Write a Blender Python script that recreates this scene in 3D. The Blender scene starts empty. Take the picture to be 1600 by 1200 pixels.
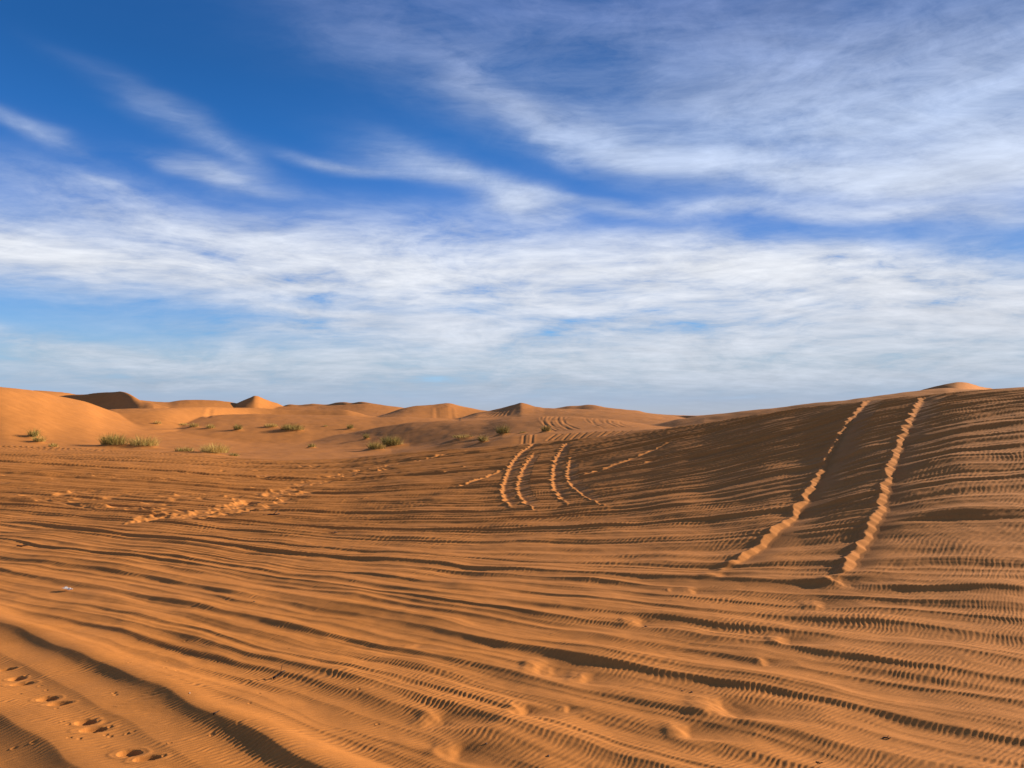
import bpy, math, random
import numpy as np

# ------------------------------------------------------------------ camera, sky, sun, exposure
S = bpy.context.scene
F, HOR, H = 1200.0, 650.0, 2.6            # focal length in photo pixels, horizon row, eye height (m)
SUN_AZ, SUN_EL = math.radians(70), math.radians(17.6)     # azimuth measured clockwise from the view direction (+Y)
cam_d = bpy.data.cameras.new("camera"); cam = bpy.data.objects.new("camera", cam_d)
S.collection.objects.link(cam); S.camera = cam
cam_d.sensor_width = 36; cam_d.lens = 36 * F / 1600; cam_d.clip_end = 20000; cam_d.clip_start = 0.05
PITCH = math.atan((HOR - 600) / F)
cam.location = (0, 0, H); cam.rotation_euler = (math.pi / 2 + PITCH, 0, 0)
S.render.resolution_x, S.render.resolution_y = 1024, 768
S.render.engine = 'CYCLES'
S.view_settings.view_transform = 'Standard'; S.view_settings.look = 'None'
EXPO = 1.90                                # picture gain, as exposure below
S.view_settings.exposure = math.log2(EXPO); S.view_settings.gamma = 1.0

SUN_STRENGTH, SUN_COL = 5.0, (1.0, 0.83, 0.62)
sd = bpy.data.lights.new("sun", 'SUN'); sd.energy = SUN_STRENGTH; sd.angle = math.radians(1.0); sd.color = SUN_COL
so = bpy.data.objects.new("sun", sd); S.collection.objects.link(so)
so.rotation_euler = (math.pi / 2 - SUN_EL, 0, math.pi - SUN_AZ)      # checked below in sun_dir
so.location = (50, 20, 40)

def px_dir(px, row):
    """unit world direction of a photo pixel"""
    v = np.array([(px - 800) / F, 1.0, (600 - row) / F])
    c, s = math.cos(PITCH), math.sin(PITCH)
    v = np.array([v[0], v[1] * c - v[2] * s, v[1] * s + v[2] * c])
    return v / np.linalg.norm(v)

# cirrus patches: photo col, photo row, half widths, tilt (deg, down to the right), amount
CLOUDS = [(60,395,330,50,4,.80),(420,385,300,38,9,.80),(330,440,420,30,1,.60),(760,420,300,45,7,.85),(1080,400,230,36,5,.90),
 (1300,438,320,42,3,1.1),(1600,488,260,44,4,1.05),(900,480,420,26,2,.45),
 (1250,520,520,42,0,.85),(1000,565,600,30,0,.75),(1350,590,500,24,0,.85),(700,600,700,16,0,.55),(1200,630,700,16,0,.55),(620,520,240,26,0,.70),(300,570,420,20,0,.50),(120,535,300,14,5,.42),(450,490,160,8,2,.45),(200,600,500,10,0,.35),
 (1000,30,420,85,6,.50),(1330,110,330,100,3,.55),(1600,150,260,120,0,.62),(1250,180,300,50,3,.28),(620,60,260,45,20,.26),
 (790,160,120,17,30,.62),(930,215,130,19,16,.55),(1100,240,150,18,8,.60),(1330,262,210,26,3,.82),(1560,240,170,34,-3,.75),
 (1400,322,240,15,6,.42),(1120,318,120,13,4,.34),(950,320,130,10,10,.25),
 (690,262,110,24,17,.62),(560,255,90,10,8,.35),(812,322,58,26,0,.95),(380,272,85,11,9,.48),(70,196,110,15,16,.27),(200,290,45,8,8,.35),
 (330,205,120,18,25,.22),(1090,628,9,5,0,.5),(1120,630,22,2,0,.3),(258,611,11,3,0,.4)]

def build_world():
    w = bpy.data.worlds.new("World"); S.world = w; w.use_nodes = True
    nt = w.node_tree; N, L = nt.nodes, nt.links; N.clear()
    def nd(t, **k):
        n = N.new(t)
        for a, b in k.items(): setattr(n, a, b)
        return n
    def plug(sock, v):
        if isinstance(v, bpy.types.NodeSocket): L.new(v, sock)
        elif v is not None: sock.default_value = v
    def M(op, a, b=None, c=None, clamp=False):
        n = nd('ShaderNodeMath', operation=op, use_clamp=clamp)
        for i, v in enumerate((a, b, c)): plug(n.inputs[i], v)
        return n.outputs[0]
    def V(op, a, b=None):
        n = nd('ShaderNodeVectorMath', operation=op)
        plug(n.inputs[0], a); plug(n.inputs[1], b)
        return n.outputs['Value'] if op in ('DOT_PRODUCT', 'LENGTH') else n.outputs[0]
    def comb(x, y, z=0.0):
        n = nd('ShaderNodeCombineXYZ'); plug(n.inputs[0], x); plug(n.inputs[1], y); plug(n.inputs[2], z); return n.outputs[0]
    def mixc(f, a, b):
        n = nd('ShaderNodeMix', data_type='RGBA'); plug(n.inputs[0], f); plug(n.inputs[6], a); plug(n.inputs[7], b); return n.outputs[2]
    def sstep(x, lo, hi, a=0.0, b=1.0):
        n = nd('ShaderNodeMapRange', interpolation_type='SMOOTHSTEP'); plug(n.inputs[0], x)
        for i, v in enumerate((lo, hi, a, b)): plug(n.inputs[i + 1], v)
        return n.outputs[0]
    tc = nd('ShaderNodeTexCoord'); d = V('NORMALIZE', tc.outputs['Generated'])
    sp = nd('ShaderNodeSeparateXYZ'); L.new(d, sp.inputs[0]); X, Y, Z = sp.outputs
    az = M('ARCTAN2', X, Y); el = M('ARCSINE', Z)
    sky = nd('ShaderNodeTexSky', sky_type='NISHITA', sun_disc=False, sun_elevation=SUN_EL, sun_rotation=SUN_AZ,
             altitude=700, air_density=1.0, dust_density=0.3, ozone_density=2.2)
    # deeper blue overhead, as the lens and dry air show it
    zz = M('MAXIMUM', Z, 0.0)
    tint = nd('ShaderNodeValToRGB'); L.new(zz, tint.inputs[0]); cr = tint.color_ramp
    for i, (p, c) in enumerate(SKY_TINT):
        e = cr.elements[i] if i < 2 else cr.elements.new(p)
        e.position = p; e.color = (*c, 1)
    mul = nd('ShaderNodeMix', data_type='RGBA', blend_type='MULTIPLY'); mul.inputs[0].default_value = 1
    L.new(sky.outputs[0], mul.inputs[6]); L.new(tint.outputs[0], mul.inputs[7])
    base = V('SCALE', mul.outputs[2]); base.node.inputs['Scale'].default_value = SKY_GAIN
    dim = nd('ShaderNodeMapRange'); L.new(az, dim.inputs[0])
    for i_, v_ in enumerate((-.1, .55, 1.0, .60)): dim.inputs[i_ + 1].default_value = v_
    base = V('SCALE', base); L.new(dim.outputs[0], base.node.inputs['Scale'])
    # cloud sheet coordinates (as on a layer high above) and wisps in them
    den = M('ADD', zz, 0.14)
    P = comb(M('DIVIDE', X, den), M('DIVIDE', Y, den))
    def mapping(v, loc=(0, 0, 0), rot=0.0, sc=(1, 1, 1), kind='POINT'):
        n = nd('ShaderNodeMapping', vector_type=kind); L.new(v, n.inputs[0])
        n.inputs[1].default_value = loc; n.inputs[2].default_value = (0, 0, rot); n.inputs[3].default_value = sc
        return n.outputs[0]
    def noise(v, scale, detail=6, rough=.55, dist=0.0, col=False):
        n = nd('ShaderNodeTexNoise', noise_dimensions='3D'); L.new(v, n.inputs['Vector'])
        n.inputs['Scale'].default_value = scale; n.inputs['Detail'].default_value = detail
        n.inputs['Roughness'].default_value = rough; n.inputs['Distortion'].default_value = dist
        return n.outputs['Color'] if col else n.outputs['Fac']
    AE = comb(az, el)
    wob = V('SUBTRACT', noise(mapping(AE, sc=(3, 9, 1)), 1.0, 4, .45, col=True), (0.5, 0.5, 0.5))
    wob2 = V("MULTIPLY", wob, (0.27, 0.08, 0.0))
    AEw = V('ADD', AE, wob2)
    total = None
    for (px, row, sx, sy, ang, amp) in CLOUDS:
        v = px_dir(px, row); a0 = math.atan2(v[0], v[1]); e0 = math.asin(v[2])
        k = 1 / math.hypot(F, px - 800)
        m = mapping(AEw if sx > 30 else AE, (a0, e0, 0), -math.radians(ang), (sx * k * math.cos(a0) ** .5, sy * k, 1), 'TEXTURE')
        g = M('POWER', 0.3679, V('DOT_PRODUCT', m, m))
        total = M('MULTIPLY', g, amp) if total is None else M('MULTIPLY_ADD', g, amp, total)
    Pw = V('ADD', P, V('MULTIPLY', wob, (0.7, 0.7, 0.0)))
    n1 = noise(mapping(Pw, (3.1, 1.7, 0), math.radians(28), (.7, 1.5, 1)), 1.5, 11, .66, .1)     # long streaks
    n2 = noise(mapping(Pw, (7.1, 4.7, 2), math.radians(-18), (1.2, 2.2, 1)), 3.0, 11, .68, .1)      # feathers
    n3 = noise(mapping(AEw, (0, 0, 5), math.radians(-4), (5.5, 27, 1)), 1.2, 9, .64, .05)
    n4 = noise(mapping(AEw, (3, 2, 1), math.radians(-12), (9, 19, 1)), 1.3, 9, .68, .0)            # fine cotton texture              # layered bands near horizon
    low = sstep(el, 0.10, 0.32)
    nz = M('ADD', M('MULTIPLY', M('SUBTRACT', n1, .5), M('MULTIPLY_ADD', low, .45, .9)), M('MULTIPLY', M('SUBTRACT', n2, .5), M('MULTIPLY_ADD', low, .55, .3)))
    nz = M('ADD', nz, M('MULTIPLY', M('SUBTRACT', n3, .5), M('MULTIPLY_ADD', low, -1.8, 2.4)))
    nz = M('ADD', nz, M('MULTIPLY', M('SUBTRACT', n4, .5), .75))
    # the rest of the sky, away from the patches, keeps thin veils
    far = sstep(M('ABSOLUTE', az), 0.62, 1.1, 0.0, .45)
    cov = M('ADD', total, far)
    dens = M('MULTIPLY', cov, M('ADD', 1.0, M('MULTIPLY', nz, 1.9)))
    dens = M('SUBTRACT', 1.0, M('POWER', 0.3679, M('MULTIPLY', M('MAXIMUM', dens, 0.0), 1.7)))
    dens = M('MULTIPLY', dens, sstep(el, 0.0, 0.05, .6, 1.0))
    # cloud colour: whiter to the middle, greyer low down, lilac high up
    cc = nd('ShaderNodeValToRGB'); L.new(zz, cc.inputs[0]); cr = cc.color_ramp
    for i, (p, c) in enumerate(CLOUD_RAMP):
        e = cr.elements[i] if i < 2 else cr.elements.new(p)
        e.position = p; e.color = (*c, 1)
    shade = M('ADD', M('MULTIPLY_ADD', M('SUBTRACT', n3, .5), .75, .90), M('ADD', M('MULTIPLY', M('SUBTRACT', n2, .5), .45), M('MULTIPLY', M('POWER', dens, 2.0), .14)))
    cl = V('SCALE', cc.outputs[0]); L.new(M('MULTIPLY', shade, 1 / SKY_STRENGTH / EXPO), cl.node.inputs['Scale'])
    col = mixc(dens, base, cl)
    bg = nd('ShaderNodeBackground'); L.new(col, bg.inputs[0]); bg.inputs[1].default_value = SKY_STRENGTH
    out = nd('ShaderNodeOutputWorld'); L.new(bg.outputs[0], out.inputs[0])
    w.cycles.sampling_method = 'MANUAL'; w.cycles.sample_map_resolution = 512

SKY_STRENGTH = 0.10
SKY_GAIN = 1.06 * 1.671 / EXPO
SKY_TINT = [(0.021, (0.443, 0.543, 1.0)), (0.071, (0.482, 0.628, 0.875)), (0.14, (0.372, 0.607, 0.942)), (0.242, (0.278, 0.531, 0.964)), (0.336, (0.145, 0.465, 0.866)), (0.406, (0.118, 0.416, 0.769))]
CLOUD_RAMP = [(0.025, (0.445, 0.509, 0.617)), (0.058, (0.558, 0.61, 0.694)), (0.124, (0.687, 0.716, 0.784)), (0.189, (0.799, 0.823, 0.871)), (0.267, (0.644, 0.723, 0.88)), (0.333, (0.533, 0.638, 0.855)), (0.428, (0.305, 0.397, 0.658)), (0.483, (0.223, 0.305, 0.591))]
build_world()

# ------------------------------------------------------------------ helpers
def lin(c): return tuple(((v / 255) / 12.92 if v / 255 <= .04045 else ((v / 255 + .055) / 1.055) ** 2.4) for v in c)
def perlin(x, y, seed=0):
    x = np.asarray(x, dtype=np.float32); y = np.asarray(y, dtype=np.float32)
    xi = np.floor(x); yi = np.floor(y); fx = x - xi; fy = y - yi
    xi = xi.astype(np.int64); yi = yi.astype(np.int64)
    rs = np.random.RandomState(seed + 11); perm = rs.permutation(4096).astype(np.int32)
    ang = rs.rand(4096).astype(np.float32) * 2 * np.pi; gx, gy = np.cos(ang), np.sin(ang)
    def h(a, b): return perm[(perm[a & 4095] + b) & 4095]
    u = fx * fx * fx * (fx * (fx * 6 - 15) + 10); v = fy * fy * fy * (fy * (fy * 6 - 15) + 10)
    def g(a, b, dx, dy):
        k = h(a, b); return gx[k] * dx + gy[k] * dy
    a = g(xi, yi, fx, fy); b = g(xi + 1, yi, fx - 1, fy); c = g(xi, yi + 1, fx, fy - 1); d = g(xi + 1, yi + 1, fx - 1, fy - 1)
    return ((a + u * (b - a)) * (1 - v) + (c + u * (d - c)) * v) * 1.5
def fbm(x, y, o=3, seed=0, gain=.5):
    r = 0; a = 1.0; f = 1.0
    for i in range(o):
        r = r + a * perlin(x * f, y * f, seed + i * 17); a *= gain; f *= 2.03
    return r
def sm(t): t = np.clip(t, 0, 1); return t * t * (3 - 2 * t)
def smr(x, a, b): return sm((x - a) / (b - a))

# ------------------------------------------------------------------ terrain: large shapes
# edge (crest) of the near rutted sheet: photo column, row, distance ahead
NEAR = np.array([(-900,670,60),(-500,688,62),(0,696,62),(100,700,62),(200,703,61),(300,708,59),(370,715,56),(450,718,54),(540,716,54),(600,710,53),
 (640,706,52),(700,702,50),(800,695,47),(870,690,45),(1000,675,41),(1050,668,39),(1100,661,38),(1150,653,36),(1200,646,34),(1250,639,33),
 (1300,632,31),(1350,625.5,29),(1400,620,28),(1450,615.5,27),(1500,611,26),(1600,605,25),(2000,588,24),(2600,585,24)], float)
def smooth_interp(px, xs, ys):
    """interp of a slightly blurred polyline"""
    g = np.arange(-1500, 3300, 4.0); v = np.interp(g, xs, ys)
    k = np.hanning(19); k /= k.sum(); v = np.convolve(np.pad(v, 9, mode='edge'), k, 'valid')
    return np.interp(px, g, v)
ncr = smooth_interp
def fine_interp(px, xs, ys, n):
    g = np.arange(-1500, 3300, 1.0); v = np.interp(g, xs, ys); k = np.hanning(n + 2)[1:-1]; k /= k.sum()
    return np.interp(px, g, np.convolve(np.pad(v, n // 2, mode='edge'), k, 'valid'))
def zof(row, dist): return H + (HOR - row) * dist / F

def near_macro(px, d):
    yc = ncr(px, NEAR[:, 0], NEAR[:, 2]); zc = zof(ncr(px, NEAR[:, 0], NEAR[:, 1]), yc)
    t = (d - 6.0) / (yc - 6.0)
    up = sm(np.clip(t, 0, 1)) * .75 + np.clip(t, 0, 1) ** 1.5 * .25
    up = np.where(t > 1, 1, up)
    z = zc * up
    xx = (px - 800) / F * d
    z = z + .042 * (np.log1p(np.exp(np.clip(-xx * 1.0 - 1, -30, 30)))) * smr(d, 8, 22) * (1 - smr(d, 24, 50)) * smr(xx, -60, -25)
    drop = 1.2 * sm((d - yc) / 14.0) * smr(px, 350, 800) + 0.25 * sm((d - yc) / 6.0)
    return z - drop, yc, zc

BASIN = np.array([(-900,-.3),(0,-.2),(350,-.75),(612,-.45),(720,.35),(785,.95),(853,1.25),(1000,1.6),(1300,1.6),(2600,1.6)], float)
# dunes: rows of (col, row, distance) crest; front foot distance ahead of crest; foot height; back length; power
LAYERS = [
 # left bright dune
 dict(c=[(-900,540,84),(-300,585,72),(0,604,82),(62,611,88),(90,619,91),(140,629,96),(162,639,99),(180,645,101),(212,656,103),(250,662,106),(300,665.5,110),(350,670,114),(400,676,116),(450,684,118),(500,692,118)],
      front=[(-300,14),(0,20),(200,32),(350,44),(500,46)], zf=[(-300,0),(0,0),(200,-.2),(400,-.7),(500,-.8)], back=24, n=41),
 # dark faced dune behind it
 dict(c=[(60,640,130),(80,622,130),(92,618.5,129),(110,616.5,128),(130,616,126),(160,613,124),(190,612,121),(198,614,119),(206,618,117),(214,624,115),(223,629,113),(238,632,112),(260,637,112),(290,648,112),(320,660,112)],
      front=9, zf=[(60,3.7),(175,3.4),(240,3.0),(270,1.2),(300,-.4)], back=30, n=13),
 dict(c=[(20,620,150),(50,610.5,150),(70,611,152),(100,613,155),(125,617,160),(150,630,160)], front=20, zf=2, back=20, p=1.0),
 dict(c=[(190,640,158),(215,624,159),(240,627,161),(265,628,163),(274,626,164),(295,624,166),(320,624.5,168),(340,626,170),(360,628.5,172),(380,633,174),(420,640,176)],
      front=22, zf=2.5, back=25, p=1.0),
 dict(c=[(120,655,103),(150,646,103),(175,641,104),(250,639,107),(320,637,118),(400,637.5,136),(450,640,138),(540,641,138),(575,650,136),(620,656,134)], front=16, zf=.9, back=12, p=1.0),
 dict(c=[(230,672,104),(260,662,106),(300,654.5,109),(340,648.5,111),(400,645,113),(480,645.5,114),(540,648,114),(580,652,113),(660,653,112),(720,655,112),(780,662,112)],
      front=30, zf=-.6, back=14, p=1.0),
 dict(c=[(350,640,172),(370,631,171),(385,624.5,170),(398,619,168),(404,620,170),(412,624,174),(422,628,178),(434,631.5,182),(450,640,184)], front=16, zf=3.2, back=16, n=7),
 dict(c=[(430,640,225),(445,632.5,225),(455,631,225),(463,633,225),(475,632,222),(490,631,222),(512,633,222),(524,629,218),(538,627.5,216),(552,629.5,214),(560,626.5,212),(570,626.8,210),(582,629,208),(600,632,206),(625,636.5,204),(650,642,204)],
      front=14, zf=3.6, back=30, p=1.0),
 dict(c=[(400,640,176),(430,636.5,176),(500,634.5,176),(540,632,176),(570,631,176),(600,634,176),(630,637.5,176),(660,643,176)], front=30, zf=2.2, back=20, p=1.0),
 dict(c=[(580,655,140),(610,646,142),(630,639,144),(650,635,146),(680,632.3,148),(700,629.5,150),(706,630.5,151),(720,634,152),(740,638,153),(760,641.5,154),(800,646,154)],
      front=30, zf=1.9, back=18, p=1.0),
 dict(c=[(635,640,200),(645,634,200),(655,633,200),(665,636,200)], front=12, zf=3.6, back=20, p=1.0),
 dict(c=[(720,650,129),(745,643,128.5),(765,640.5,128),(785,636.5,127),(800,632.5,126),(814,628.3,125),(822,630.5,124),(835,634.5,122),(850,637.5,120),(870,638.5,117),(900,640.5,114),(950,643,109),(1000,646,105),(1060,652,101),(1120,660,98)],
      front=30, zf=1.8, back=16, n=9),
 dict(c=[(845,642,196),(860,638,193),(875,636,190),(890,633.6,187),(905,634.2,183),(916,632.6,179),(930,633.2,175),(943,636.5,171),(960,638.5,166),(985,640.3,162),(998,641,164),(1008,644,168),(1030,646.5,166),(1060,649,160),(1100,648.5,140),(1150,646,120),(1250,642,110),(1330,636,100)],
      front=30, zf=2.6, back=16, p=1.0),
 # light dune with tracks in the middle
 dict(c=[(440,694,94),(500,685,93),(560,675,92),(600,667,91),(640,660.5,89),(700,657.5,86),(760,656,83),(800,651.8,80),(850,650,78),(900,651.2,76),(950,655,73),(1000,661.5,69),(1045,668.5,65),(1080,674,62)],
      front=20, zf=[(440,-.7),(560,-.6),(640,-.35),(720,.35),(785,.9),(853,1.15),(1080,1.6)], back=16, p=1.0),
 # shaded bank just behind the near crest
 dict(c=[(690,712,53),(740,697,53),(765,690,53),(800,681.5,54),(870,677.5,54),(950,673.5,53),(1000,671.2,51),(1045,668.8,49),(1080,668,47)], front=6.5, zf=[(690,-.2),(1080,1.2)], back=10, p=1.0),
 dict(c=[(580,716,62),(640,704,63),(680,697,63),(715,689,63),(745,686,64),(780,686,64),(830,690,63)], front=6, zf=-.6, back=8, p=1.0),
 # dune beyond the right hand crest
 dict(c=[(900,690,78),(960,678,76),(1000,668,74),(1060,655,71),(1100,649,69),(1150,644,66),(1200,638.2,63.5),(1250,632.3,61),(1330,623.5,57),(1400,614.2,56),(1440,609.5,56),(1480,606,56),(1530,608,56),(1560,610,56),(1650,620,56)],
      front=12, zf=[(900,-.2),(1000,.9),(1100,1.7),(1400,2.2)], back=22, p=1.0),
 dict(c=[(1425,614,66),(1445,607.5,65),(1460,603.8,64),(1480,599.6,63),(1495,597.2,62),(1508,597.4,62),(1518,599.5,64),(1530,602.5,67),(1545,606,70),(1560,608.5,72),(1590,616,74)],
      front=9, zf=3.2, back=14, n=11),
]
def layer_z(L, px, d):
    c = np.array(L['c'], float)
    yc = fine_interp(px, c[:, 0], c[:, 2], 91); rc = fine_interp(px, c[:, 0], c[:, 1], L.get('n', 21))
    zc = zof(rc, yc)
    end = np.clip(np.minimum(px - c[0, 0], c[-1, 0] - px), -200, 0)
    if 'lean' in L: yc = yc + L['lean']
    fr = L['front']
    if isinstance(fr, list): fr = np.interp(px, [q[0] for q in fr], [q[1] for q in fr])
    t = (d - (yc - fr)) / fr
    zf = L['zf']
    if isinstance(zf, list): zf = np.interp(px, [q[0] for q in zf], [q[1] for q in zf])
    a = np.clip(t, 0, 1); f = .5 * a ** 1.35 + .5 * sm(a)
    b = sm((d - yc) / L['back'])
    z = np.where(t <= 1, zf + (zc - zf) * f, zc - (zc - zf + .5) * b)
    z = np.where(t < 0, zf - 3 * (-t), z)
    return z + end * .028 - np.maximum(0, zf + .2 - zc) * 0

def macro(px, d):
    z, yc, zc = near_macro(px, d)
    zb = np.interp(px, BASIN[:, 0], BASIN[:, 1]) + np.clip(d - 75, 0, 60) * .012
    k = smr(d, yc + 2, yc + 14)
    base = z * (1 - k) + zb * k
    far = base
    m = d > yc + .3
    for L in LAYERS:
        lz = layer_z(L, px, d)
        far = np.where(m & (lz > -50), smax(far, lz), far)
    return far, yc
def smax(a, b, k=.10):
    h = np.clip(.5 + .5 * (a - b) / k, 0, 1)
    return b + (a - b) * h + k * h * (1 - h)
def pxd(x, y):
    """photo column and forward distance of ground points (far off to the side and behind: column clamps)"""
    d = np.maximum(y, 1e-3); px = 800 + F * x / np.maximum(d, np.abs(x) * .55 + .01)
    r = np.hypot(x, y)
    side = smr(np.abs(np.arctan2(x, y)), math.radians(52), math.radians(75))
    return px, d * (1 - side) + r * .55 * side
def ground_z(x, y):
    px, d = pxd(np.asarray(x, float), np.asarray(y, float)); return macro(px, d)[0]
def hit(px, row, dmin=4.5, dmax=300):
    """world point on the large terrain seen at a photo pixel"""
    v = px_dir(px, row); t = np.exp(np.linspace(math.log(dmin), math.log(dmax), 12000)) / v[1]
    x, y, z = v[0] * t, v[1] * t, H + v[2] * t
    g = ground_z(x, y); i = np.argmax(z < g)
    if not (z < g).any(): i = len(t) - 1
    return np.array([x[i], y[i], g[i]])

# ------------------------------------------------------------------ terrain: grid
SC = 1.0
def grid_axes():
    fine = np.linspace(math.radians(-37.5), math.radians(37.5), int(1500 * SC))
    side = np.radians(np.concatenate([np.linspace(38, 45, 40), np.linspace(46, 80, 50), np.linspace(83, 180, 34)]))
    az = np.concatenate([-side[::-1][1:], fine, side])
    r = [0.6]
    while r[-1] < 3500:
        q = r[-1]
        st = .06 if q < 3.6 else (.0016 / SC if q < 8.5 else .00115 / SC if q < 27 else .0017 / SC if q < 34 else .0022 / SC if q < 66 else .0035 / SC if q < 130 else .006 if q < 240 else .06)
        r.append(q * (1 + st))
    return az, np.array(r)
AZ, R = grid_axes()
A2, R2 = np.meshgrid(AZ, R)                       # rows = radius
X = (R2 * np.sin(A2)); Y = (R2 * np.cos(A2))
PX, D = pxd(X, Y)
Z, YC = macro(PX, D)
nearm = 1 - smr(D, YC - 1.5, YC + 1.0)            # 1 on the rutted sheet
fineA = np.abs(A2) < math.radians(40)
dr = np.gradient(R)[:, None] * np.ones_like(R2)

# ---- old wind-softened vehicle ruts running across the sheet
def rut_coord(x, y):
    xs = np.where(x > 0, 16 * np.tanh(x / 16), 11 * np.tanh(x / 11))
    c = y.copy()
    for _ in range(30):
        s = .70 - .66 * smr(c, 6.0, 23.0) - .10 * smr(c, 23, 34)
        c = .5 * c + .5 * (y + s * xs)
    return c
sel = (R2 > 1.0) & (R2 < 75) & (np.abs(A2) < math.radians(80)) & (nearm > 0)
xs, ys = X[sel].astype(np.float32), Y[sel].astype(np.float32)
c = rut_coord(xs, ys)
rs_ = np.random.RandomState(5)
def rut_profile(seed, lo, hi, smin, smax_, amp):
    rs = np.random.RandomState(seed); g = np.arange(lo, hi, .008); f = np.zeros_like(g)
    p = lo
    while p < hi:
        wd = rs.uniform(smin, smax_); a = amp * rs.uniform(.4, 1.2); k = np.abs(g - p) < wd * 5
        t = (g[k] - p) / wd
        # narrow crest, concave steep side towards the camera (low c), gentle side away
        f[k] += a * np.where(t < 0, np.exp(-(np.sqrt(t * t + .002) - .045) / .30), np.exp(-(t / .60) ** 2))
        p += wd * rs.uniform(.8, 1.15)
    return g, f - f.mean()
al = .82 * xs - .57 * ys                         # distance along the ruts
wv = .13 * perlin(al * .30, c * .7, 3) + .05 * perlin(al * .9, c * 1.5, 4) + .020 * perlin(al * 2.6, c * 2.5, 14)
g1, f1 = rut_profile(1, -60, 90, .36, .62, .050)
g2, f2 = rut_profile(2, -60, 90, .18, .34, .020)
g3, f3 = rut_profile(8, -60, 90, .13, .26, .010)
m1 = np.clip(1.0 + .50 * perlin(al * .16 + 9, c * .8, 5) + .35 * perlin(al * .8, c * 1.2, 15), .15, 1.6)
hl = smr(ys, 12, 20)
m2 = (1 + .9 * hl) * np.clip(.65 + .3 * hl + (.9 - .5 * hl) * perlin(al * .20, c * 1.0 + 4, 6) + .3 * perlin(al * 1.1, c * 1.6, 17), 0, 1.5)
m3 = np.clip(.5 + .9 * perlin(al * .45, c * 1.6 + 4, 16), 0, 1.4)
grow = .95 + .062 * np.clip(c - 8, 0, 22)
m1 = m1 * (1 - .6 * hl) + 1.05 * .6 * hl
h = (np.interp(c + wv, g1, f1) * m1 + np.interp(c + wv * 1.2, g2, f2) * m2 + np.interp(c + wv, g3, f3) * m3) * grow
# calmer patches on the far left slope
pxs = PX[sel]; ds = D[sel]
g4, f4 = rut_profile(21, -60, 120, 1.3, 2.4, .115)
g5, f5 = rut_profile(22, -60, 120, .7, 1.3, .050)
st = np.clip(.55 + 1.0 * perlin(al * .12 + 3, c * .35, 24), .05, 1.5)
farw = smr(ds, 17, 30) * (1 - .6 * smr(pxs, 900, 1200))
wv2 = .5 * perlin(al * .16, c * .4, 25) + .22 * perlin(al * .5, c * .9, 26)
h += farw * (np.interp(c + wv2, g4, f4) * st + np.interp(c + wv2 * .7, g5, f5) * (1.3 - .6 * st))
calm = 1 - .30 * smr(ds, 24, 44) * (1 - smr(pxs, 300, 700)) * 0
h *= calm
# rough lumps
h += .028 * perlin(xs * .7, ys * .7, 21) + .022 * perlin(al * .9, c * 2.2, 23) + .004 * fbm(xs * 3.3, ys * 3.3, 2, 22)
base_h = np.zeros_like(Z); base_h[sel] = h
H1 = base_h * nearm

# ---- wind ripples, crests running ahead and to the right
sel = (R2 > 3.3) & (R2 < 34) & fineA
xs, ys = X[sel].astype(np.float32), Y[sel].astype(np.float32)
c2 = rut_coord(xs, ys)
kx, ky = .68, -.733
u = kx * xs + ky * ys; v = -ky * xs + kx * ys
hh = H1[sel]
u = u + .15 * perlin(xs * .75, ys * .75, 31) + .30 * perlin(xs * .3, ys * .3, 38) + .034 * perlin(u * 3.0, v * 1.8, 32) + .017 * perlin(u * 7, v * 6.0, 33) + .006 * perlin(u * 17, v * 13.0, 37) + .9 * hh
patch = np.clip(.88 + .60 * perlin(xs * 1.1, ys * 1.1, 35) + .30 * perlin(u * 5, v * 2, 36), .3, 1.3)
def wave(lam, sh):
    w = u / lam + sh; w = w - np.floor(w)
    return sm(np.where(w < .66, w / .66, (1 - w) / .34)) - .5
spacing = dr[sel]
rr = R2[sel]
fine = (1 - smr(rr, 10, 15))
coarse = smr(rr, 10, 15) * (1 - smr(spacing, .026, .042))
rip = np.zeros_like(Z); rip[sel] = patch * (wave(.048, 0) * .0048 * fine * (1 + .45 * (1 - smr(xs, -2.5, .5))) + wave(.078, .3) * .0054 * coarse)
w = tri = amp = ph = 0
del xs, ys, u, v, ph, w, tri, amp

# ---- fresh ruts, pits and footprints cut into the sheet
REL = H1 + rip
def blur(a, nr, nc):
    for ax, n in ((0, nr), (1, nc)):
        n = max(1, min(int(n), a.shape[ax] // 2 - 1)); pad = [(0, 0), (0, 0)]; pad[ax] = (n + 1, n)
        c_ = np.cumsum(np.pad(a, pad, mode='edge'), axis=ax)
        a = (np.take(c_, range(2 * n + 1, c_.shape[ax]), ax) - np.take(c_, range(0, c_.shape[ax] - 2 * n - 1), ax)) / (2 * n + 1)
    return a
def carve(si, sj, T, k=.006):
    a = REL[si, sj]; h = np.clip(.5 + .5 * (T - a) / k, 0, 1)
    REL[si, sj] = T + (a - T) * h - k * h * (1 - h)
def window(x0, x1, y0, y1):
    r0 = math.sqrt(min(x0*x0, x1*x1) * (0 if x0 < 0 < x1 else 1) + y0*y0); r1 = math.sqrt(max(x0*x0, x1*x1) + y1*y1)
    a = [math.atan2(xx, yy) for xx in (x0, x1) for yy in (y0, y1)]
    i0, i1 = np.searchsorted(R, r0), np.searchsorted(R, r1); j0, j1 = np.searchsorted(AZ, min(a)), np.searchsorted(AZ, max(a))
    return slice(max(i0 - 1, 0), i1 + 1), slice(max(j0 - 1, 0), j1 + 1)
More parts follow.
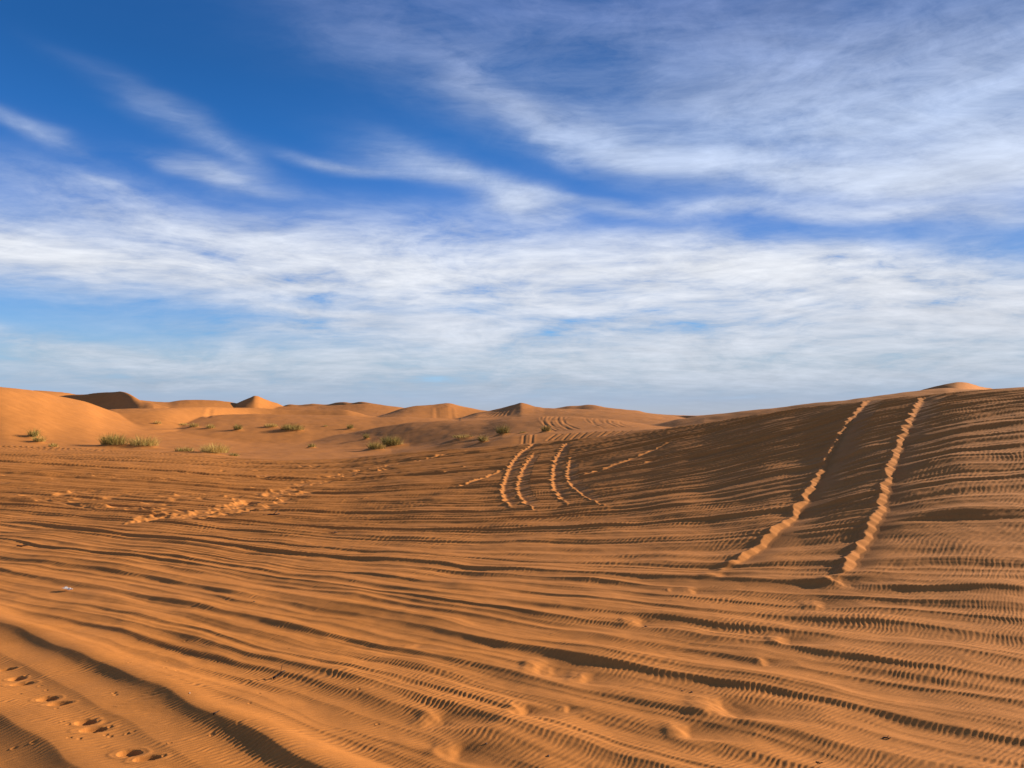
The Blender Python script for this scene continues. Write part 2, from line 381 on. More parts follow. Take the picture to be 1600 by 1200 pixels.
def curve(pts, step=.05):
    P = np.array([hit(*p)[:2] for p in pts]); n = 400
    t = np.linspace(0, len(P) - 1, n)
    # Catmull-Rom
    Q = np.vstack([2 * P[0] - P[1], P, 2 * P[-1] - P[-2]])
    i = np.minimum(t.astype(int), len(P) - 2); f = (t - i)[:, None]
    p0, p1, p2, p3 = Q[i], Q[i + 1], Q[i + 2], Q[i + 3]
    return .5 * (2 * p1 + (p2 - p0) * f + (2 * p0 - 5 * p1 + 4 * p2 - p3) * f ** 2 + (3 * p1 - p0 - 3 * p2 + p3) * f ** 3)
# ---- the dark hollow furrow sweeping through the lower left corner
def furrow(pts, width, depth, seed):
    C = curve(pts); pad = width * 2.2; si, sj = window(C[:, 0].min() - pad, C[:, 0].max() + pad, max(C[:, 1].min() - pad, 1.5), C[:, 1].max() + pad)
    x, y = X[si, sj], Y[si, sj]; best = np.full(x.shape, 1e9); sg = np.zeros(x.shape); S_ = np.zeros(x.shape)
    for k in range(0, len(C) - 10, 10):
        a, b = C[k], C[k + 10 if k + 10 < len(C) else -1]; d = b - a; l2 = d @ d
        t = np.clip(((x - a[0]) * d[0] + (y - a[1]) * d[1]) / l2, 0, 1); ex, ey = x - a[0] - t * d[0], y - a[1] - t * d[1]; q = np.hypot(ex, ey); m = q < best
        best[m] = q[m]; sg[m] = np.sign(d[0] * ey - d[1] * ex)[m]; S_[m] = k
    s = best * sg + .05 * perlin(x * 1.3, y * 1.3, seed)                                  # + = beyond the crest
    prof = np.where(s > 0, np.exp(-(s / (width * .9)) ** 2), np.exp(-(np.sqrt(s * s + .0004) - .02) / (width * .52)))
    REL[si, sj] = REL[si, sj] * (1 - .85 * np.exp(-(s / width) ** 2)) + rip[si, sj] * .85 * np.exp(-(s / width) ** 2)
    REL[si, sj] += depth * prof * (1 + .12 * perlin(x * .9, y * .9, seed + 1))
furrow([(-260,890),(-90,945),(0,982),(70,1010),(150,1046),(230,1080),(300,1114),(380,1155),(470,1200),(640,1290)], .38, .12, 51)
furrow([(-120,965),(0,1024),(80,1068),(160,1113),(235,1158),(307,1200),(460,1290)], .40, .05, 52)
furrow([(-140,1050),(0,1130),(60,1165),(110,1200),(220,1270)], .45, .08, 53)

def rut(pts, width, depth, seed, scallop=.0, berm=.3, wipe=.9, fade=(0, 0), broken=0.0, slope_left=.3):
    """signed cross distance: negative = left of travel (photo up). Steep left wall, softer right wall."""
    C = curve(pts); seg = np.diff(C, axis=0); L = np.concatenate([[0], np.cumsum(np.hypot(seg[:, 0], seg[:, 1]))])
    pad = width * 3; si, sj = window(C[:, 0].min() - pad, C[:, 0].max() + pad, C[:, 1].min() - pad, C[:, 1].max() + pad)
    x, y = X[si, sj], Y[si, sj]; best = np.full(x.shape, 1e9); S_ = np.zeros(x.shape); sg = np.zeros(x.shape)
    for k in range(0, len(C) - 8, 8):
        a, b = C[k], C[min(k + 8, len(C) - 1)]; d = b - a; l2 = d @ d
        if l2 < 1e-9: continue
        t = np.clip(((x - a[0]) * d[0] + (y - a[1]) * d[1]) / l2, 0, 1)
        ex, ey = x - a[0] - t * d[0], y - a[1] - t * d[1]; q = np.hypot(ex, ey); m = q < best
        best[m] = q[m]; S_[m] = (L[k] + t * (L[min(k + 8, len(C) - 1)] - L[k]))[m]; sg[m] = np.sign(d[0] * -ey + d[1] * ex)[m] * 1
    s = best * sg                                   # + = right of travel
    n = perlin(S_ / .55, S_ * 0 + seed, seed)
    s = s + scallop * n + scallop * .6 * perlin(S_ / .22, S_ * 0, seed + 2) * .9
    w = width / 2
    f = np.ones_like(S_)
    if fade[0]: f *= smr(S_, 0, fade[0])
    if fade[1]: f *= 1 - smr(S_, L[-1] - fade[1], L[-1])
    if broken: f *= np.clip(smr(perlin(S_ / broken, S_ * 0 + 3.3, seed + 7), -.35, .15), .05, 1)
    dm = float(np.median(D[si, sj])); mean = .8 * blur(REL[si, sj], .55 / (.0018 * dm), .55 / (.00088 * dm)) + .008 * n
    lump = np.clip(.95 + 1.0 * n + .75 * perlin(S_ / .38, S_ * 0 + 2, seed + 5) + .45 * perlin(S_ / .17, S_ * 0 + 5, seed + 6), .0, 2.1)
    REL[si, sj] += .85 * f * berm * depth * lump * np.exp(-((s + w * 1.15) / (w * np.where(s < -w * 1.15, .9, .7))) ** 2)
    T = mean - depth * .6 * f + np.maximum(-s - w * .2, 0) * .60 + np.maximum(s - w * .5, 0) * slope_left + .10 * (1 - f)
    carve(si, sj, np.where(best < width * 3.2, T, 9), .022)
# the two wheel ruts climbing the right hand slope
rut([(1112,899),(1142,884),(1172,868),(1200,846),(1240,812),(1262,783),(1284,745),(1302,712),(1322,672),(1345,640),(1364,624)], .18, .065, 41, .06, 1.0, .95, (1.2, 1.5), 0, .12)
rut([(1308,912),(1335,888),(1345,865),(1366,832),(1383,795),(1390,765),(1400,728),(1412,692),(1428,655),(1447,620)], .19, .066, 42, .07, .95, .95, (1.0, 1.2), 0, .14)
#rut([(1350,700),(1378,650),(1390,625)], .18, .02, 43, .01, .3, .5, (1, 1))
#rut([(1449,735),(1455,700),(1462,665),(1472,622)], .2, .025, 44, .02, .4, .5, (1, 1))
# the two pairs near the middle crest
rut([(812,803),(795,785),(788,765),(793,745),(803,722),(818,705),(835,694)], .13, .05, 45, .09, 1.0, .8, (2.5, 1.5), 0, .2)
rut([(850,803),(822,785),(812,765),(813,750),(822,728),(838,706)], .10, .045, 46, .08, 1.0, .7, (2, 3), 0, .15)
rut([(905,795),(882,782),(869,765),(866,745),(869,722),(880,700),(888,691)], .12, .05, 47, .09, 1.0, .8, (2.5, 1.0), 0, .2)
rut([(960,795),(925,780),(902,765),(890,748),(889,735),(893,712)], .10, .045, 48, .08, 1.0, .7, (2, 3), 0, .15)
# narrow diagonal tracks
for k, (pts, wd, dp) in enumerate([
    ([(880,752),(905,745),(935,735),(970,723),(1010,708),(1050,692),(1092,684)], .28, .07), ([(975,738),(1000,727),(1030,716),(1060,704)], .2, .05),
    ([(1050,712),(1090,698),(1130,680)], .18, .04), ([(700,768),(725,757),(760,745),(800,730)], .3, .06), ([(590,765),(640,752),(700,738),(760,722)], .25, .05),
    ([(520,790),(570,778),(640,765)], .22, .04),
    ([(1160,720),(1190,727),(1215,730)], .25, .04), ([(1130,736),(1160,742),(1190,746),(1260,748)], .25, .05),
    ([(0,770),(120,790),(240,812),(340,830)], .25, .03)]):
    rut(pts, wd * .42, dp * .5, 60 + k, .05, 1.0, .4, (2.0, 2.0), 0 if k < 4 else 2.4, .2)

def bowl(x0, y0, lx, ly, az, depth, rim=.25, sharp=.35, wipe=1.0, seed=0, soft_right=True):
    """pit lx long (along az), ly wide; sharp rim on the side away from the sun"""
    p = max(lx, ly) * 2.2; si, sj = window(x0 - p, x0 + p, y0 - p, y0 + p)
    if si.stop - si.start < 3: return
    x, y = X[si, sj] - x0, Y[si, sj] - y0; ca, sa = math.sin(az), math.cos(az)
    a = (x * ca + y * sa) / (lx / 2); b = (x * sa - y * ca) / (ly / 2)
    q = np.hypot(a, b) + .10 * perlin(X[si, sj] * 5 + seed, Y[si, sj] * 5, seed) + .04 * perlin(X[si, sj] * 17 + seed, Y[si, sj] * 17, seed)
    if soft_right:      # half filled wheel mark: ragged scarp on the far-from-sun side, fading out the other way
        a = a + .10 * perlin(Y[si, sj] * 9 + seed, X[si, sj] * 9, seed + 3) + .12 * perlin(Y[si, sj] * 3 + seed, X[si, sj] * 3, seed + 4)
        fall = smr(a, -1.0, -1.0 + sharp) * np.clip(1 - (a + .6) / 2.0, 0, 1) ** 1.2
        bell = np.exp(-(b * 1.15) ** 4) * .6 + np.exp(-(b * 1.4) ** 2) * .4
        w_ = bell * smr(a, -1.1, -.8) * (1 - smr(a, .6, 1.5))
        REL[si, sj] = REL[si, sj] * (1 - .7 * w_ * wipe) - depth * bell * fall + rim * depth * bell * np.exp(-((a + 1.15) / .22) ** 2)
        return
    size = (lx + ly) / 4
    near_ = np.hypot(x, y) < max(p * .5, .03)
    loc = float(np.median(REL[si, sj][near_])) if near_.any() else 0.0
    T = loc - depth * (1 + .35 * a) + np.maximum(q - .55, 0) * size * sharp
    REL[si, sj] += rim * depth * np.exp(-((q - 1.1) / .15) ** 2)
    carve(si, sj, T, .003)
# half filled remains of the same wheel tracks in the foreground
SUNAZ = SUN_AZ
for k, (px, row, wpx, dp) in enumerate([(1133,897,40,.05),(1330,908,52,.06),(1092,922,34,.04),(1292,942,42,.045),(1008,972,46,.05),(1236,1002,40,.045),(1203,1034,26,.035),
     (866,1046,66,.065),(925,1058,50,.05),(822,1112,42,.05),(1150,1110,82,.075),(690,1126,52,.045),(890,1108,20,.025),(720,1178,60,.05),(1085,1145,52,.05),(1052,920,20,.02),(655,1010,30,.02)]):
    p = hit(px + wpx * .4, row); L_ = wpx * 1.85 / F * p[1]
    bowl(p[0], p[1], L_, L_ * .66, math.radians(104), dp * .85, .30, .60, .9, 80 + k)
# disturbed footprint trail in the middle distance
rsf = np.random.RandomState(9)
def trail(pts, n, spread, size, dp, seed):
    C = curve(pts); rs = np.random.RandomState(seed)
    for k in range(n):
        p = C[int(rs.uniform(0, len(C) - 1))]; q = C[min(len(C) - 1, 200)] - C[199]
        o = rs.normal(0, spread); s = size * rs.uniform(.75, 1.3)
        bowl(p[0] + o * .5, p[1] + o, s, s * .55, math.radians(rs.uniform(40, 120)), dp * rs.uniform(.6, 1.2), .12, .6, .6, 100 + k)
trail([(230,812),(300,806),(360,794),(420,773),(470,757),(560,737),(640,722),(735,703)], 300, .34, .42, .034, 1)
trail([(372,790),(430,772),(500,755),(560,742),(610,732)], 90, .16, .45, .055, 7)
trail([(500,748),(560,736),(640,722),(735,703)], 70, .16, .5, .055, 8)
trail([(170,775),(260,800),(330,800),(380,790)], 70, .55, .42, .045, 2)
trail([(330,808),(380,800),(430,786),(480,768)], 46, .3, .40, .04, 4)
trail([(60,742),(160,752),(300,745),(430,735),(560,722),(640,716)], 60, 1.6, .5, .04, 3)
trail([(100,770),(180,780),(300,780),(420,745)], 40, .9, .45, .035, 5)
# crisp boot prints in the lower left corner
for k, (px, row, s) in enumerate([(2,1052,.9),(19,1066,1),(27,1075,1.1),(68,1100,1.25),(86,1108,1.05),(128,1138,1.2),(140,1150,1.25),(196,1187,1.3),(222,1196,1.1)]):
    p = hit(px + 6, row); e = k % 2 == 0
    bowl(p[0], p[1], (.285 * s) * (.85 if e else .66), .125 * s * (1 if e else 1.25), math.radians(66 if e else 84),   .038, .10, 1.8, .9, 300 + k, False)
for k, (px, row) in enumerate([(62,1078),(72,1085),(30,1092),(88,1116),(97,1139),(107,1143),(171,1144),(165,1157),(172,1159),(108,1166),(124,1166),(198,1155),(207,1152),(258,1050),(262,1032),(202,1050),(178,1091),(20,1176),(50,1172),(180,1094),
     (255,1191),(40,1061),(405,1085),(500,1035),(560,1080),(590,1128),(390,1106),(370,1150),(330,1158),(290,1001),(235,993),(277,1054),(450,1012),(340,1030),(265,1171)]):
    p = hit(px, row); bowl(p[0], p[1], .04, .03, 1.0, .008, .5, 1.0, .5, 400 + k, False)

# ---- wheel tracks scored on the dunes behind
def score(p0, p1, w, dp, dmin, bend=0.0):
    a = hit(*p0, dmin=dmin); b = hit(*p1, dmin=dmin)
    n = np.array([b[1] - a[1], -(b[0] - a[0])]); mid = (a[:2] + b[:2]) / 2 + n * bend
    t = np.linspace(0, 1, 14)[:, None]; C = (1 - t) ** 2 * a[:2] + 2 * t * (1 - t) * mid + t ** 2 * b[:2]
    si, sj = window(C[:, 0].min() - 1, C[:, 0].max() + 1, C[:, 1].min() - 1, C[:, 1].max() + 1)
    x, y = X[si, sj], Y[si, sj]; best = np.full(x.shape, 1e9)
    for k in range(13):
        p, q = C[k], C[k + 1]; d = q - p; l2 = d @ d + 1e-9; tt = np.clip(((x - p[0]) * d[0] + (y - p[1]) * d[1]) / l2, 0, 1)
        best = np.minimum(best, np.hypot(x - p[0] - tt * d[0], y - p[1] - tt * d[1]))
    SCORE[si, sj] += -dp * np.exp(-(best / w) ** 2) + dp * .5 * np.exp(-((best - w * 2) / w) ** 2)
SCORE = np.zeros_like(Z)
rt = np.random.RandomState(3)
for (x0, y0, x1, y1) in [(845,652,875,672),(852,651,868,673),(858,651,880,672),(866,651,872,672),(873,651,893,672),(880,652,905,671),(888,652,890,671),
                         (915,654,948,668),(921,654,956,668),(928,654,944,669),(935,655,962,667),(947,656,965,667),(955,658,975,667),(968,659,985,667)]:
    score((x0, y0), (x1, y1), .11, .017 * rt.uniform(.5, 1.3), 60, .07)
for (x0, y0, x1, y1) in [(822,679,815,694),(834,679,828,694),(868,678,855,688),(878,678,865,687),(890,677,880,687),(905,676,893,686),(916,676,905,685),(930,675,915,684),(946,675,935,683),(958,674,946,681),(972,673,960,680),(986,672,975,678)]:
    score((x0, y0), (x1, y1), .085, .024, 46)
for i in range(7): score((681 + i * 4, 634 + abs(3 - i)), (682 + i * 4.2, 652), .3, .05, 110)
for i in range(8): score((806 - i * 5, 633 + i), (792 - i * 7, 650), .25, .05, 90, .05)
score((327,640), (322,652), .25, .05, 100); score((331,640), (326,652), .25, .05, 100)

# ---- sand heaped round the grass tufts
TUFTS = [ # col, base row, height px, width px, green share, density, label
 (52,684,15,15,.85,1.0,'small dark green tussock highest on the slope of the big left dune'),
 (60,692,12,16,.15,.7,'yellow straw tuft just below the dark green tussock on the left dune'),
 (83,699,8,12,.7,.8,'tiny green tuft at the foot of the left dune, right of the yellow straw'),
 (177,698,20,36,.75,1.3,'dense olive clump on a sand mound, left of the feathery clump'),
 (223,699,20,38,.5,.8,'sparse feathery green and yellow clump beside the dense olive one'),
 (287,708,10,26,.6,.5,'low thin greenish tuft between the feathery clump and the long straw patch'),
 (331,712,19,40,.12,1.0,'widest pale yellow straw clump at the edge of the rutted sand'),
 (365,717,7,14,.8,.7,'tiny green sprig at the right end of the widest straw clump'),
 (245,662,6,10,.1,.6,'small straw tuft on the right flank of the left dune, leftmost of the far row'),
 (284,664,4,16,.05,.6,'flat pale straw patch between two straw tufts on the far left flank'),
 (302,668,8,13,.1,1.0,'bright rounded straw tuft in the far row on the left dune flank'),
 (328,670,8,13,.35,1.0,'straw tuft with a green top in the far row of the left dune flank'),
 (371,674,10,12,.9,1.0,'dark green tussock standing alone right of the far row of straw tufts'),
 (422,669,7,18,.15,.9,'pale straw tuft left of the wide green clump in the middle basin'),
 (455,675,12,32,.6,1.2,'wide green clump with yellow tips in the middle basin'),
 (508,668,3,6,.1,.5,'smallest straw speck in the middle basin beyond the wide green clump'),
 (547,672,8,9,.9,.9,'small dark green tussock with a long shadow in the middle basin'),
 (572,686,10,8,.4,.8,'narrow pale green tuft just above the paired bushes'),
 (487,700,7,10,.7,.5,'thin green sprig on top of a small eroded sand mound'),
 (587,704,14,24,.5,1.2,'lower left bush of the close pair, green with dry straw on its right side'),
 (612,698,18,28,.85,1.5,'biggest darkest green bush, right one of the close pair in the basin'),
 (720,688,8,34,.1,.5,'dry flattened straw on a dark eroded sand mound'),
 (754,692,13,14,.6,1.0,'grey green tuft right of the eroded mound with flattened straw'),
 (785,680,17,18,.75,1.1,'upright yellow green tussock at the left foot of the track-marked dune'),
 (816,677,4,10,.05,.5,'tiny straw patch at the foot of the track-marked dune'),
 (853,675,13,13,.75,1.0,'green tussock in front of the wheel tracks on the middle dune')]
TP = []
for (px, row, hp, wp, g, dn, lb) in TUFTS:
    p = hit(px, row, 46 if px > 700 else 60); TP.append(p); k = p[1] / F
    si, sj = window(p[0] - 6, p[0] + 6, p[1] - 6, p[1] + 6); w_ = wp * k * .55
    q = np.hypot((X[si, sj] - p[0] + .15 * w_) / (w_ * 1.25), (Y[si, sj] - p[1]) / (w_ * 1.1))
    hgt = min(.22, hp * k * .22) * (2.2 if px in (720, 487) else 1)
    Z[si, sj] += hgt * np.exp(-q ** 2.4) * (1 + .3 * perlin(X[si, sj] * 2, Y[si, sj] * 2, 5))
farm = smr(D, YC + 1, YC + 6)
fs = (R2 > 24) & (R2 < 400) & fineA & (farm > 0)
farh = np.zeros_like(Z)
fx, fy = X[fs], Y[fs]
farh[fs] = (.35 * perlin(fx / 22, fy / 22, 71) * smr(D[fs], 75, 110) + .05 * fbm(fx / 3.5, fy / 5, 3, 72) + .010 * perlin(fx * 1.0, fy * 1.6, 73))
Z = Z + REL * nearm + farh * farm + SCORE

# ------------------------------------------------------------------ sand material
def sand_material():
    m = bpy.data.materials.new("sand"); m.use_nodes = True; nt = m.node_tree; N, L = nt.nodes, nt.links
    b = N['Principled BSDF']; b.inputs['Roughness'].default_value = .95; b.inputs['Specular IOR Level'].default_value = .12
    geo = N.new('ShaderNodeNewGeometry')
    def noise(s, d=4, r=.55, sc=(1, 1, 1)):
        mp = N.new('ShaderNodeMapping'); mp.inputs[3].default_value = sc; L.new(geo.outputs['Position'], mp.inputs[0])
        n = N.new('ShaderNodeTexNoise'); L.new(mp.outputs[0], n.inputs[0]); n.inputs['Scale'].default_value = s; n.inputs['Detail'].default_value = d; n.inputs['Roughness'].default_value = r
        return n.outputs[0]
    n1 = noise(.06, 5, .6); n2 = noise(1.1, 6, .65, (.7, 1.3, 1)); n3 = noise(220, 3, .7)
    r1 = N.new('ShaderNodeValToRGB'); L.new(n1, r1.inputs[0])
    r1.color_ramp.elements[0].position = .35; r1.color_ramp.elements[0].color = (*SAND_A, 1)
    r1.color_ramp.elements[1].position = .65; r1.color_ramp.elements[1].color = (*SAND_B, 1)
    def mul(a, fac_sock, lo, hi):
        mr = N.new('ShaderNodeMapRange'); L.new(fac_sock, mr.inputs[0]); mr.inputs[1].default_value = .3; mr.inputs[2].default_value = .7
        mr.inputs[3].default_value = lo; mr.inputs[4].default_value = hi
        v = N.new('ShaderNodeVectorMath'); v.operation = 'SCALE'; L.new(a, v.inputs[0]); L.new(mr.outputs[0], v.inputs['Scale']); return v.outputs[0]
    c = mul(r1.outputs[0], n2, .90, 1.10); c = mul(c, n3, .84, 1.16); c = mul(c, noise(17, 5, .7), .93, 1.07)
    L.new(c, b.inputs['Base Color'])
    bp = N.new('ShaderNodeBump'); bp.inputs['Strength'].default_value = .35; bp.inputs['Distance'].default_value = .004; L.new(noise(90, 4, .7), bp.inputs['Height'])
    L.new(bp.outputs[0], b.inputs['Normal'])
    return m
SAND_A, SAND_B = (.405, .157, .036), (.455, .180, .045)
MSAND = sand_material()

# ------------------------------------------------------------------ terrain: meshes
def grid_mesh(name, i0, i1, close):
    nr, nc = i1 - i0, len(AZ)
    co = np.empty((nr * nc + (1 if close else 0), 3), np.float32)
    co[:nr * nc, 0] = X[i0:i1].ravel(); co[:nr * nc, 1] = Y[i0:i1].ravel(); co[:nr * nc, 2] = Z[i0:i1].ravel()
    idx = np.arange(nr * nc, dtype=np.int32).reshape(nr, nc)
    q = np.stack([idx[:-1, :-1], idx[1:, :-1], idx[1:, 1:], idx[:-1, 1:]], -1).reshape(-1, 4)[:, ::-1]
    tri = np.zeros((0, 3), np.int32)
    if close:
        co[-1] = (0, 0, float(Z[i0].mean()))
        tri = np.stack([np.full(nc - 1, nr * nc, np.int32), idx[0, 1:], idx[0, :-1]], -1)
    me = bpy.data.meshes.new(name)
    nq, ntr = len(q), len(tri)
    me.vertices.add(len(co)); me.vertices.foreach_set('co', co.ravel())
    me.loops.add(nq * 4 + ntr * 3); me.loops.foreach_set('vertex_index', np.concatenate([q.ravel(), tri.ravel()]).astype(np.int32))
    me.polygons.add(nq + ntr)
    ls = np.concatenate([np.arange(nq) * 4, nq * 4 + np.arange(ntr) * 3]).astype(np.int32)
    me.polygons.foreach_set('loop_start', ls)
    me.polygons.foreach_set('use_smooth', np.ones(nq + ntr, bool))
    me.update(calc_edges=True)
    me.materials.append(MSAND)
    o = bpy.data.objects.new(name, me); S.collection.objects.link(o); o['kind'] = 'structure'
    return o
cut = int(np.searchsorted(R, 72))
g_ = grid_mesh("ground", 0, cut + 1, True); g_['label'] = 'rippled orange sand with old wheel tracks and footprints'
g_ = grid_mesh("dunes", cut, len(R), False); g_['label'] = 'orange sand dunes on the horizon'
def zfinal(x, y):
    i = int(np.argmin(np.abs(R - math.hypot(x, y)))); j = int(np.argmin(np.abs(AZ - math.atan2(x, y)))); return float(Z[i, j])

# ------------------------------------------------------------------ grass tufts
def plain_mat(name, col, rough=.8, var=.25, trans=0.0):
    m = bpy.data.materials.new(name); m.use_nodes = True; nt = m.node_tree; N, L = nt.nodes, nt.links; b = N['Principled BSDF']
    b.inputs['Roughness'].default_value = rough; b.inputs['Specular IOR Level'].default_value = .2
    n = N.new('ShaderNodeTexNoise'); n.inputs['Scale'].default_value = 9; n.inputs['Detail'].default_value = 3
    tc = N.new('ShaderNodeNewGeometry'); L.new(tc.outputs['Position'], n.inputs[0])
    oi = N.new('ShaderNodeObjectInfo')
    r = N.new('ShaderNodeValToRGB'); L.new(n.outputs[0], r.inputs[0]); r.color_ramp.elements[0].position = .3; r.color_ramp.elements[1].position = .7
    r.color_ramp.elements[0].color = (*[v * (1 - var) for v in col], 1); r.color_ramp.elements[1].color = (*[v * (1 + var) for v in col], 1)
    h = N.new('ShaderNodeHueSaturation'); mr = N.new('ShaderNodeMapRange'); L.new(oi.outputs['Random'], mr.inputs[0]); mr.inputs[3].default_value = .8; mr.inputs[4].default_value = 1.2
    L.new(mr.outputs[0], h.inputs['Value']); L.new(r.outputs[0], h.inputs['Color']); L.new(h.outputs[0], b.inputs['Base Color'])
    return m
MG = plain_mat('green_blades', (.17, .16, .038)); MD = plain_mat('straw_blades', (.46, .33, .10)); MW = plain_mat('dead_wood', (.05, .032, .022)); MP = plain_mat('pale_litter', (.50, .46, .42), .5, .08); MK = plain_mat('stone', (.12, .075, .05), .9)
def mesh_obj(name, verts, faces, mat, parent=None, smooth=False):
    me = bpy.data.meshes.new(name); me.from_pydata([tuple(v) for v in verts], [], faces); me.materials.append(mat)
    if smooth:
        for p in me.polygons: p.use_smooth = True
    o = bpy.data.objects.new(name, me); S.collection.objects.link(o); o.parent = parent; return o
def blades(rs, n, hgt, wid, wb, side):
    V, Fc = [], []
    for i in range(n):
        a = rs.uniform(0, 2 * math.pi); rr = wid * .5 * math.sqrt(rs.uniform(0, 1)) * .85
        bx, by = rr * math.cos(a) + side, rr * math.sin(a) * .8
        out = rr / (wid * .43 + 1e-6); L_ = hgt * rs.uniform(.45, 1.1) * (1 - .35 * out * out)
        lean = rs.uniform(.1, .9) * (.4 + out); la = a + rs.normal(0, .6)
        ta = rs.uniform(0, math.pi); wx, wy = math.cos(ta) * wb, math.sin(ta) * wb
        pts = []
        for k, t in enumerate((0, .35, .7, 1.0)):
            d = lean * L_ * t ** 1.7; pts.append((bx + math.cos(la) * d, by + math.sin(la) * d, L_ * (t - .22 * lean * t * t) - .05))
        b0 = len(V)
        for (x, y, z), w in zip(pts[:3], (1, .85, .55)):
            V.append((x - wx * w, y - wy * w, z)); V.append((x + wx * w, y + wy * w, z))
        V.append(pts[3]); Fc += [(b0, b0 + 1, b0 + 3, b0 + 2), (b0 + 2, b0 + 3, b0 + 5, b0 + 4), (b0 + 4, b0 + 5, b0 + 6)]
    return V, Fc
for i, ((px, row, hp, wp, g, dn, lb), p) in enumerate(zip(TUFTS, TP)):
    rs = np.random.RandomState(600 + i); k = p[1] / F; hgt, wid = hp * k * 1.1, wp * k * 1.1
    root = bpy.data.objects.new('grass_tuft', None); S.collection.objects.link(root)
    root.location = (p[0], p[1], zfinal(p[0], p[1])); root.rotation_euler = (0, 0, 0)
    root['label'] = lb; root['category'] = 'grass tuft'; root['group'] = 'desert grass tufts'
    n = int(430 * (dn * .8 + .2) * max(.4, wid / 1.5)); wb = .010; n = max(n, 150)
    g = g * .78 if g > .13 else 0; ng, nd = (max(70, int(n * g)) if g else 0), max(70, int(n * (1 - g)))
    if ng > 8: mesh_obj('green_blades', *blades(rs, ng, hgt, wid, wb, -.04 * wid), MG, root)
    if nd > 8: mesh_obj('dry_blades', *blades(rs, nd, hgt * .92, wid * 1.1, wb, .10 * wid), MD, root)

# ------------------------------------------------------------------ small litter, sticks and stones lying on the sand
def tag(o, label, cat, group=None):
    o['label'] = label; o['category'] = cat
    if group: o['group'] = group
def stick(px, row, ln, az, rad, label, up=.02, fork=True):
    p = hit(px, row); rs = np.random.RandomState(int(px)); V, Fc = [], []
    def tube(P, r0, r1):
        b = len(V)
        for k, c_ in enumerate(P):
            r = r0 + (r1 - r0) * k / (len(P) - 1)
            for q in range(6):
                t = q * math.pi / 3; V.append((c_[0] + math.cos(t) * r * -math.sin(0), c_[1] + math.cos(t) * r, c_[2] + math.sin(t) * r))
        for k in range(len(P) - 1):
            for q in range(6): Fc.append((b + k * 6 + q, b + k * 6 + (q + 1) % 6, b + k * 6 + 6 + (q + 1) % 6, b + k * 6 + 6 + q))
        Fc.append(tuple(range(b + 5, b - 1, -1))); Fc.append(tuple(range(b + len(P) * 6 - 6, b + len(P) * 6)))
    P = [((t - .5) * ln, rs.normal(0, ln * .04), rad * .6 + up * t + rs.normal(0, rad * .3)) for t in np.linspace(0, 1, 6)]
    tube(P, rad, rad * .5)
    if fork: tube([P[3], (P[3][0] + ln * .12, P[3][1] + ln * .12, P[3][2] + up), (P[3][0] + ln * .22, P[3][1] + ln * .2, P[3][2] + up * 1.5)], rad * .7, rad * .35)
    o = mesh_obj('stick', V, Fc, MW, None, True); o.location = (p[0], p[1], zfinal(p[0], p[1])); o.rotation_euler = (0, 0, az); tag(o, label, 'stick', 'dead sticks on the sand')
stick(436, 1057, .12, .6, .012, 'short dark forked stick lying in the left centre foreground', .05)
stick(424, 809, .4, .1, .025, 'dark broken stick on the calm sand left of centre, past the ripples', .05)
stick(1385, 1152, .06, -.3, .007, 'thin dark twig in the bottom right foreground', .01)
stick(338, 1133, .06, .9, .007, 'thin twig in the hollow of the big dark furrow', .01, False)
stick(36, 853, .22, .2, .015, 'small dark twig near the left edge of the rutted sand', .02, False)
stick(1280, 1190, .05, -.5, .006, 'tiny twig at the very bottom right of centre', .008, False)
stick(520, 833, .2, .0, .018, 'thin twig on the flat sand a little right of the dark broken stick', .02)
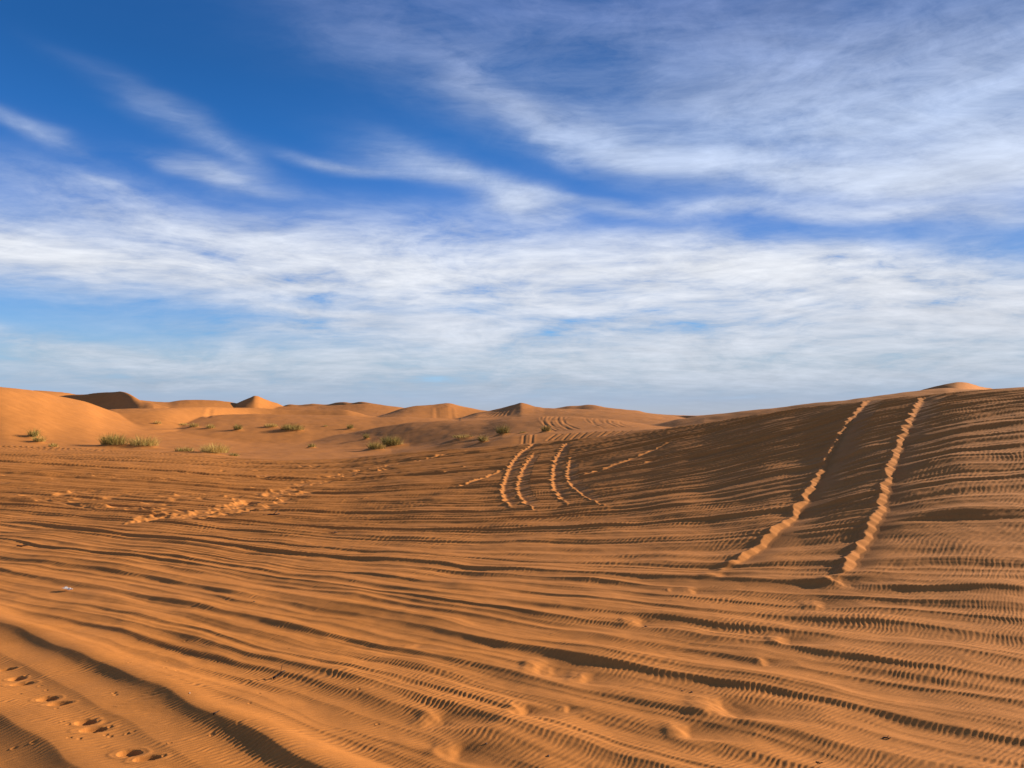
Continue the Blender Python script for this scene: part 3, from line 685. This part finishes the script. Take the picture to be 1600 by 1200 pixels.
def stone(px, row, size, label, mat=MK, name='pebble', cat='pebble', flat=.6):
    import bmesh
    p = hit(px, row); bm = bmesh.new(); bmesh.ops.create_icosphere(bm, subdivisions=3, radius=1)
    rs = np.random.RandomState(int(px + row)); o1 = rs.uniform(0, 50, 3)
    for v in bm.verts:
        n = float(perlin(np.array([v.co.x * 1.4 + o1[0] + v.co.z]), np.array([v.co.y * 1.4 + o1[1]]), 9)[0]); v.co *= 1 + .45 * n
        v.co.x *= size / 2; v.co.y *= size * .36; v.co.z *= size * .5 * flat
    me = bpy.data.meshes.new(name); bm.to_mesh(me); bm.free(); me.materials.append(mat)
    for q in me.polygons: q.use_smooth = True
    o = bpy.data.objects.new(name, me); S.collection.objects.link(o); o.location = (p[0], p[1], zfinal(p[0], p[1]) + size * .06); o.rotation_euler = (0, 0, rs.uniform(0, 3)); tag(o, label, cat, 'pebbles on the rippled sand' if cat == 'pebble' else None)
stone(1066, 1075, .022, 'left one of two dark pebbles right of centre in the foreground')
stone(1081, 1078, .028, 'right one of two dark pebbles right of centre in the foreground')
stone(1009, 977, .035, 'dark pebble beside the half filled wheel pit right of centre')
stone(857, 1182, .026, 'small dark pebble at the bottom edge near the middle')
stone(760, 1163, .022, 'small dark pebble low in the middle foreground')
stone(397, 941, .03, 'pale brown pebble on a crest left of centre')
stone(296, 1100, .016, 'tiny pale pebble by the boot prints lower left', MP)
# crumpled scrap
def scrap(px, row, w, label):
    p = hit(px, row); n = 9; V, Fc = [], []
    for i in range(n):
        for j in range(n):
            u, v = i / (n - 1) - .5, j / (n - 1) - .5
            V.append((u * w * (1 + .2 * math.sin(7 * v)), v * w * .55, .012 + .03 * w * 6 * float(perlin(np.array([u * 4 + 3.]), np.array([v * 4 + 7.]), 3)[0]) * .6 + .02))
    for i in range(n - 1):
        for j in range(n - 1): Fc.append((i * n + j, i * n + n + j, i * n + n + j + 1, i * n + j + 1))
    m_ = len(V); V += [(x, y, z - .004) for x, y, z in V]; Fc += [tuple(m_ + q for q in f[::-1]) for f in Fc]
    rim = [i * n for i in range(n)] + [(n - 1) * n + j for j in range(1, n)] + [i * n + n - 1 for i in range(n - 2, -1, -1)] + [j for j in range(n - 2, 0, -1)]
    for a_, b_ in zip(rim, rim[1:] + rim[:1]): Fc.append((a_, b_, b_ + m_, a_ + m_))
    o = mesh_obj('litter_scrap', V, Fc, MP, None, False); o.location = (p[0], p[1], zfinal(p[0], p[1])); o.rotation_euler = (0, .15, -.3); tag(o, label, 'litter')
scrap(105, 924, .13, 'small crumpled white scrap of litter on the rutted sand at left')
print('normal up?', bpy.data.objects['ground'].data.polygons[1000].normal[2], 'verts', Z.size)
